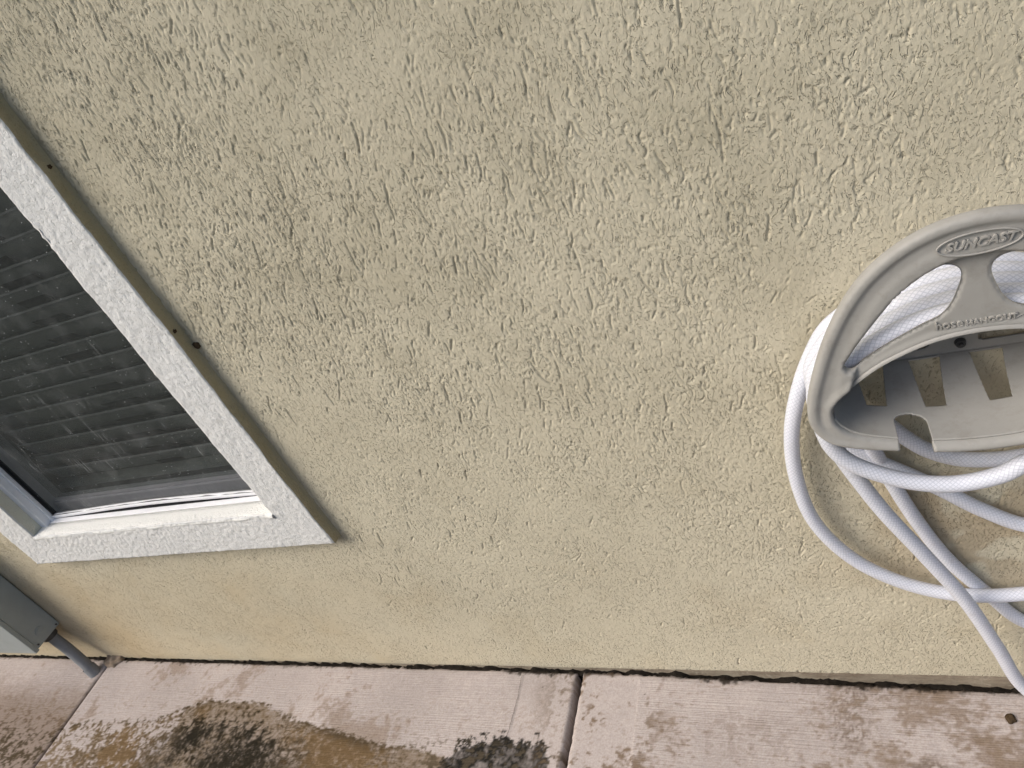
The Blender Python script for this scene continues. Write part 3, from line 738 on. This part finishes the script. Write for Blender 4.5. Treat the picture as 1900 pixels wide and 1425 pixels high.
def plate_mesh():
    gxs = np.arange(CX - .178, CX + .178, .0024); gzs = np.arange(.655, .955, .0024)
    G = np.stack(np.meshgrid(gxs, gzs), -1).reshape(-1, 2); G = G + RNG.uniform(-.0004, .0004, G.shape)
    ins = inpoly(G, outer) & ~inpoly(G, cres_l) & ~inpoly(G, cres_r) & ~inpoly(G, dhole)
    G = G[ins]; dmin = np.min([dist_poly(G, p) for p in (outer, cres_l, cres_r, dhole, notch)], axis=0); G = G[dmin > .0012]
    pts = [tuple(p) for p in G]; edges = []
    def loop(poly):
        b = len(pts); pts.extend(tuple(p) for p in poly); n = len(poly); edges.extend((b + i, b + (i + 1) % n) for i in range(n))
    for p in (outer, cres_l, cres_r, dhole): loop(p)
    for d in (.0, .0012, .0024, .0036, .005): pass
    for xx in (NX0, NX1):
        b = len(pts); col = [(xx, zz) for zz in np.arange(.655, NT, .0015)]; pts.extend(col); edges.extend((b + i, b + i + 1) for i in range(len(col) - 1))
    vo, _, fo_, *_ = delaunay_2d_cdt([Vector(p) for p in pts], edges, [], 0, 1e-6)
    V = np.array([(v.x, v.y) for v in vo]); F = np.array([f for f in fo_ if len(f) == 3])
    cen = V[F].mean(1); ok = inpoly(cen, outer) & ~inpoly(cen, cres_l) & ~inpoly(cen, cres_r) & ~inpoly(cen, dhole) & ~in_notch(cen)
    F = F[ok]; us = np.unique(F); rm_ = -np.ones(len(V), int); rm_[us] = np.arange(len(us)); V = V[us]; F = rm_[F]
    do = dist_poly(V, outer); dc = np.minimum(dist_poly(V, cres_l), dist_poly(V, cres_r)); dd = dist_poly(V, dhole)
    VZ = 1.29 - (1.29 - V[:, 1]) / KS; up = ss(.66, .70, VZ)
    h = .0035 * np.sqrt(np.clip(1 - (1 - np.clip(do / .006, 0, 1)) ** 2, 0, 1)) - .0035   # rolled outer edge
    h += -.0026 * ss(.008, .013, do) * up + .0016 * ss(.020, .030, do) * up               # shallow channel inside the rim
    h -= .0090 * ss(.0380, .0425, do) * ss(.05, .075, VZ - .66)  # spoke and saddle face sit lower
    h -= .0030 * (1 - np.sqrt(np.clip(1 - (1 - np.clip(dc / .004, 0, 1)) ** 2, 0, 1)))
    h -= .0040 * (1 - np.sqrt(np.clip(1 - (1 - np.clip(dd / .005, 0, 1)) ** 2, 0, 1)))
    h += .0020 * ss(.012, .004, dd) * up
    h += .0028 * ss(.668, .650, VZ) * np.exp(-((do - .006) / .004) ** 2)             # bead on the bottom lip
    n = len(V); co = np.stack([V[:, 0], HY - h, V[:, 1]], 1)
    # boundary skirt
    e = np.sort(np.vstack([F[:, [0, 1]], F[:, [1, 2]], F[:, [2, 0]]]), axis=1); ue, cnt = np.unique(e, axis=0, return_counts=True)
    be = ue[cnt == 1]; bs = set(map(tuple, be)); bv = np.unique(be); mp = {int(v): n + i for i, v in enumerate(bv)}
    back = co[bv].copy(); back[:, 1] = HY + .0115
    faces = [list(map(int, f[::1])) for f in F]; sk = []
    for f in F:
        for a, b in ((f[0], f[1]), (f[1], f[2]), (f[2], f[0])):
            if (min(a, b), max(a, b)) in bs: sk.append([int(b), int(a), mp[int(a)], mp[int(b)]])
    me = bpy.data.meshes.new('front_plate'); me.from_pydata(np.vstack([co, back]).tolist(), [], faces + sk); me.update(); me.validate()
    return me
fp = link('front_plate', plate_mesh(), M['plastic']); parent_keep(fp, hang, HG)
# saddle: the arched shell behind the plate that carries the hose, open below
def saddle_mesh():
    up = dhole[dhole[:, 1] > sz(.694)]; up = up[np.argsort(np.arctan2(up[:, 1] - .70, -(up[:, 0] - CX)))]
    off = up + 0.0; n = len(up); ys = [HY + .006, .670, .710, .7455]
    inn = [np.stack([up[:, 0], np.full(n, yv), up[:, 1]], 1) for yv in ys]
    nor = np.gradient(up, axis=0); nor = np.stack([-nor[:, 1], nor[:, 0]], 1); nor /= np.linalg.norm(nor, axis=1)[:, None]
    if (nor * (up - np.array([CX, .70]))).sum() < 0: nor = -nor
    o2 = up + nor * .0035; out = [np.stack([o2[:, 0], np.full(n, yv), o2[:, 1]], 1) for yv in ys[::-1]]
    rings = np.stack(inn + out, 0); k = rings.shape[0]; rings = np.concatenate([rings, rings[:1]], 0)
    return np_mesh('saddle', rings.reshape(-1, 3), grid_quads(k + 1, n))
parent_keep(link('saddle', saddle_mesh(), M['plastic'], smooth=False), hang, HG)
# scoop: back plate turning forward into the tray, with tapered slots and the notch
def scoop_mesh():
    lowd = dhole[dhole[:, 1] < sz(.700)]; lowd = lowd[np.argsort(lowd[:, 0])]
    topd = dhole[dhole[:, 1] >= sz(.694)]; topd = topd[np.argsort(topd[:, 0])]
    prof = [(.6260, 0.0), (.638, .01), (.651, .03), (.664, .07), (.677, .14), (.690, .25), (.703, .40), (.715, .57), (.726, .75), (.7345, .93), (.7405, 1.0)]
    tt = np.linspace(0, 1, 91); py = np.interp(tt, np.linspace(0, 1, len(prof)), [p[0] for p in prof]); pz = np.interp(tt, np.linspace(0, 1, len(prof)), [p[1] for p in prof])
    ext = np.linspace(.7115, .815, 60); xs = np.linspace(.0022, 2 * CX - .0022, 441)
    co = []; val = []
    for xx in xs:
        zf = np.interp(xx, lowd[:, 0], lowd[:, 1]) + .001; zt = np.interp(xx, topd[:, 0], topd[:, 1])
        for a, b in zip(py, pz): co.append((xx, a, min(zf + (.7075 - zf) * b, zt - .001)))
        for zz in ext: co.append((xx, .7412, min(zz, zt + .0)))
    nr = len(tt) + len(ext); co = np.array(co); q = grid_quads(len(xs), nr)
    cc = co[q].mean(1); row = (q[:, 0] % nr)
    tcen = np.where(row < 90, (row + .5) / 90, 1 + (row - 90 + .5) / 60)
    kill = np.zeros(len(q), bool)
    for cxs in (CX - .0905, CX - .0310, CX + .0310, CX + .0905):
        w = np.interp(tcen, [.40, .97], [.0105, .0165]); kill |= (np.abs(cc[:, 0] - cxs) < w) & (tcen > .40) & (tcen < .97)
    xr = np.abs(cc[:, 0] - (NX0 + NX1) / 2) / ((NX1 - NX0) / 2)
    kill |= (xr < 1) & (tcen < .22 + .10 * np.sqrt(np.clip(1 - xr ** 2, 0, 1)))
    for ox in (CX - .052, CX + .052): kill |= (((cc[:, 0] - ox) / .028) ** 4 + ((cc[:, 2] - .7265) / .0065) ** 4 < 1) & (tcen > 1)
    q = q[~kill]; return np_mesh('tray', co, q)
tray = link('tray', scoop_mesh(), M['plastic']); parent_keep(tray, hang, HG)
sol = tray.modifiers.new('thick', 'SOLIDIFY'); sol.thickness = .0028; sol.offset = 0
for xx in (.1455,):
    k = MB(); k.cyl((xx, .7375, .7225), (0, -1, 0), .0062, .006, 18, .0050); k.cyl((xx, .7335, .7225), (0, -1, 0), .0025, .004, 6); k.build('screw', M['screw'], hang, HG)
# raised lettering and ring
def text_mesh(txt, size, shear, x0, z0, yv, ext, sx=1.0, arc=0.0, bold=0.0):
    cu = bpy.data.curves.new('t', 'FONT'); cu.body = txt; cu.size = size; cu.shear = shear; cu.extrude = ext; cu.align_x = 'CENTER'; cu.align_y = 'CENTER'; cu.offset = bold; cu.bevel_depth = .00012
    to = bpy.data.objects.new('t', cu); C.objects.link(to); dg = bpy.context.evaluated_depsgraph_get()
    me = bpy.data.meshes.new_from_object(to.evaluated_get(dg)); bpy.data.objects.remove(to); bpy.data.curves.remove(cu)
    for v in me.vertices:
        a, b, c = v.co; v.co = (x0 + a * sx, yv - c, z0 + b + arc * (a * sx) ** 2)
    me.materials.clear(); return me
F_OUT = HY + .0010
parent_keep(link('lettering', text_mesh('SUNCAST', .0116, .35, CX, sz(.8925), F_OUT, .0013, 1.03, 0, .00025), M['plastic'], smooth=False), hang, HG)
th = np.linspace(0, 2 * math.pi, 73); ring = np.stack([CX + .0322 * np.cos(th), np.full(73, F_OUT - .0006), sz(.8925) + .0110 * np.sin(th)], 1)
rg = tube_mesh('logo_ring', ring, .0009, 8); parent_keep(link('logo_ring', rg, M['plastic']), hang, HG)
F_LOW = HY + .0096
parent_keep(link('lettering', text_mesh('hose', .0131, 0, .1235 * KS, sz(.7968), F_LOW, .0014, .95, 0, .0001), M['plastic'], smooth=False), hang, HG)
parent_keep(link('lettering', text_mesh('HANGOUT', .0080, .0, .1605 * KS, sz(.7948), F_LOW, .0014, 1.02, 0, .0002), M['plastic'], smooth=False), hang, HG)
sw = catmull([(p[0], F_LOW - .0004, p[1]) for p in sc([(.133, .7885), (.150, .7872), (.168, .7885), (.180, .7915), (.187, .7950)])], .001)
parent_keep(link('swoosh', tube_mesh('swoosh', sw, np.interp(np.linspace(0, 1, len(sw)), [0, .6, 1], [.0003, .0011, .0003]), 8), M['plastic']), hang, HG)

# ------------------------------------------------------------------ garden hose: one long tube coiled over the saddle
_u = dhole[dhole[:, 1] > sz(.690)]; _u = _u[np.argsort(np.arctan2(_u[:, 1] - .70, -(_u[:, 0] - CX)))][::-1]
_n = np.gradient(_u, axis=0); _n = np.stack([-_n[:, 1], _n[:, 0]], 1); _n /= np.linalg.norm(_n, axis=1)[:, None]
if (_n * (_u - np.array([CX, .70]))).sum() < 0: _n = -_n
def over(y0, y1=None, lift=0.0):
    """one pass of the hose: up the saddle's flank, over the top, down the other flank"""
    y1 = y0 if y1 is None else y1; c = _u + _n * (.0036 + .0102 + lift)
    if c[0, 0] > c[-1, 0]: c = c[::-1]
    k = np.linspace(2, len(c) - 3, 11).astype(int)
    return [(c[i, 0], y0 + (y1 - y0) * j / 10, c[i, 1]) for j, i in enumerate(k)]
HP = []
HP += [(1.25, .60, -.052), (.80, .585, -.042), (.52, .60, -.037), (.36, .638, -.010), (.262, .676, .012)]
HP += [(.210, .692, .057), (.170, .690, .180), (.130, .685, .306), (.087, .680, .410), (.042, .675, .514), (.021, .673, .571), (.002, .672, .627), (-.010, .670, .675)]   # long front run
HP += over(.669, .667)
HP += [(.292, .664, .67), (.275, .656, .635), (.235, .651, .618), (.188, .650, .610), (.165, .650, .594), (.122, .650, .584), (.078, .650, .592), (.034, .650, .616), (.010, .650, .637), (-.004, .650, .660), (-.011, .649, .690)]   # front belly loop
HP += over(.648, .650)
HP += [(.297, .69, .67), (.28, .725, .575), (.245, .732, .545), (.211, .733, .535), (.180, .734, .532), (.139, .734, .539), (.104, .732, .562), (.080, .727, .593), (.055, .720, .632), (.015, .713, .665), (-.008, .711, .695)]
HP += over(.711)
HP += [(.315, .72, .62), (.345, .726, .47), (.325, .726, .33), (.270, .723, .275), (.210, .720, .268), (.164, .719, .266), (.117, .720, .272), (.061, .722, .297), (.0, .724, .352), (-.045, .725, .440), (-.058, .725, .539), (-.051, .724, .629), (-.032, .725, .698)]   # wide outer loop
HP += over(.7325)
HP += [(.300, .735, .66), (.345, .737, .50), (.345, .738, .30), (.31, .738, .19), (.27, .738, .160), (.220, .738, .170), (.168, .738, .247), (.122, .738, .327), (.085, .737, .421), (.052, .735, .532), (.032, .722, .614), (.008, .697, .665), (-.008, .691, .700)]
HP += over(.690)
HP += [(.305, .70, .65), (.335, .722, .52), (.315, .731, .425), (.27, .732, .395), (.214, .732, .403), (.162, .732, .441), (.113, .732, .490), (.065, .732, .533), (.028, .732, .564), (.006, .732, .592), (-.006, .732, .640), (-.011, .732, .685)]
path = catmull(HP, .004)
hose = link('garden_hose', tube_mesh('garden_hose', path, .0100, 22), M['hose'])
tag(hose, 'white braided garden hose looped over the taupe hanger', 'hose')

# ------------------------------------------------------------------ unseen hedge, added to block low sky light and show green in the window
def hedge():
    r = np.random.default_rng(21); n = 26000
    x = r.uniform(-17, 9, n); z = r.random(n) ** .8 * 3.1; top = 2.7 + .35 * np.sin(x * 1.3) + .2 * np.sin(x * 3.7)
    z = np.minimum(z, top - .3 * r.random(n)); y = -4.6 + r.normal(0, .16, n) - .25 * (z / 3.1) ** 2 + .15 * np.sin(x * 2.1 + z)
    c = np.stack([x, y, z - .1], 1); u = r.normal(0, 1, (n, 3)); u /= np.linalg.norm(u, axis=1)[:, None]; t = np.cross(u, r.normal(0, 1, (n, 3))); t /= np.linalg.norm(t, axis=1)[:, None]
    L = r.uniform(.05, .10, n)[:, None]; w = L * .45
    co = np.stack([c - u * L, c + t * w, c + u * L, c - t * w], 1).reshape(-1, 3)
    return np_mesh('foliage', co, np.arange(n * 4).reshape(n, 4))
hd = empty('hedge', (-4, -4.6, -.13))
tag(hd, 'tall green hedge added across the lawn to block low sky light, seen only reflected in the window', 'hedge')
M['leaf'] = simple('hedge_leaf', (.060, .095, .030), .6, .3, .5, 3)
M['twig'] = simple('hedge_twig', (.030, .035, .018), .9, .1)
parent_keep(link('foliage', hedge(), M['leaf'], smooth=False), hd, (-4, -4.6, -.13))
MB().box(-17, 9, -5.3, -4.85, -.12, 2.3, .15).build('stems', M['twig'], hd, (-4, -4.6, -.13))

# ------------------------------------------------------------------ small dirt
def lump(name, label, cat, p, r, mat, flat=(1, 1, 1), seed=1, group=None):
    bm = bmesh.new(); bmesh.ops.create_icosphere(bm, subdivisions=3, radius=1); rr = np.random.default_rng(seed)
    ph = rr.random(6) * 6
    for v in bm.verts:
        q = v.co; k = 1 + .22 * math.sin(4 * q.x + ph[0]) * math.cos(3 * q.y + ph[1]) + .15 * math.sin(7 * q.z + ph[2]) + rr.normal(0, .05)
        v.co = Vector((q.x * r * flat[0] * k, q.y * r * flat[1] * k, q.z * r * flat[2] * k))
    me = bpy.data.meshes.new(name); bm.to_mesh(me); bm.free(); o = link(name, me, mat); o.location = p
    return tag(o, label, cat, group)
lump('mud_dab', 'round brown mud dab on the stucco beside the window trim', 'mud dab', (-.9165, .7485, .944), .0068, M['mud'], (1, .45, 1), 3)
lump('mud_dab', 'tiny dark mud speck on the trim edge above the round mud dab', 'mud dab', (-.9235, .737, .982), .0035, M['mud'], (.7, 1, 1), 4)
lump('mud_dab', 'tiny dark mud speck on the trim side near the top of the frame', 'mud dab', (-.9235, .742, 1.262), .0030, M['mud'], (.7, 1, 1), 5)
lump('dirt_clod', 'small dark dirt clod on the pavement near the hose', 'dirt', (.190, .692, slab_z(.19) + .003), .0068, M['mud'], (1, 1.2, .6), 6)
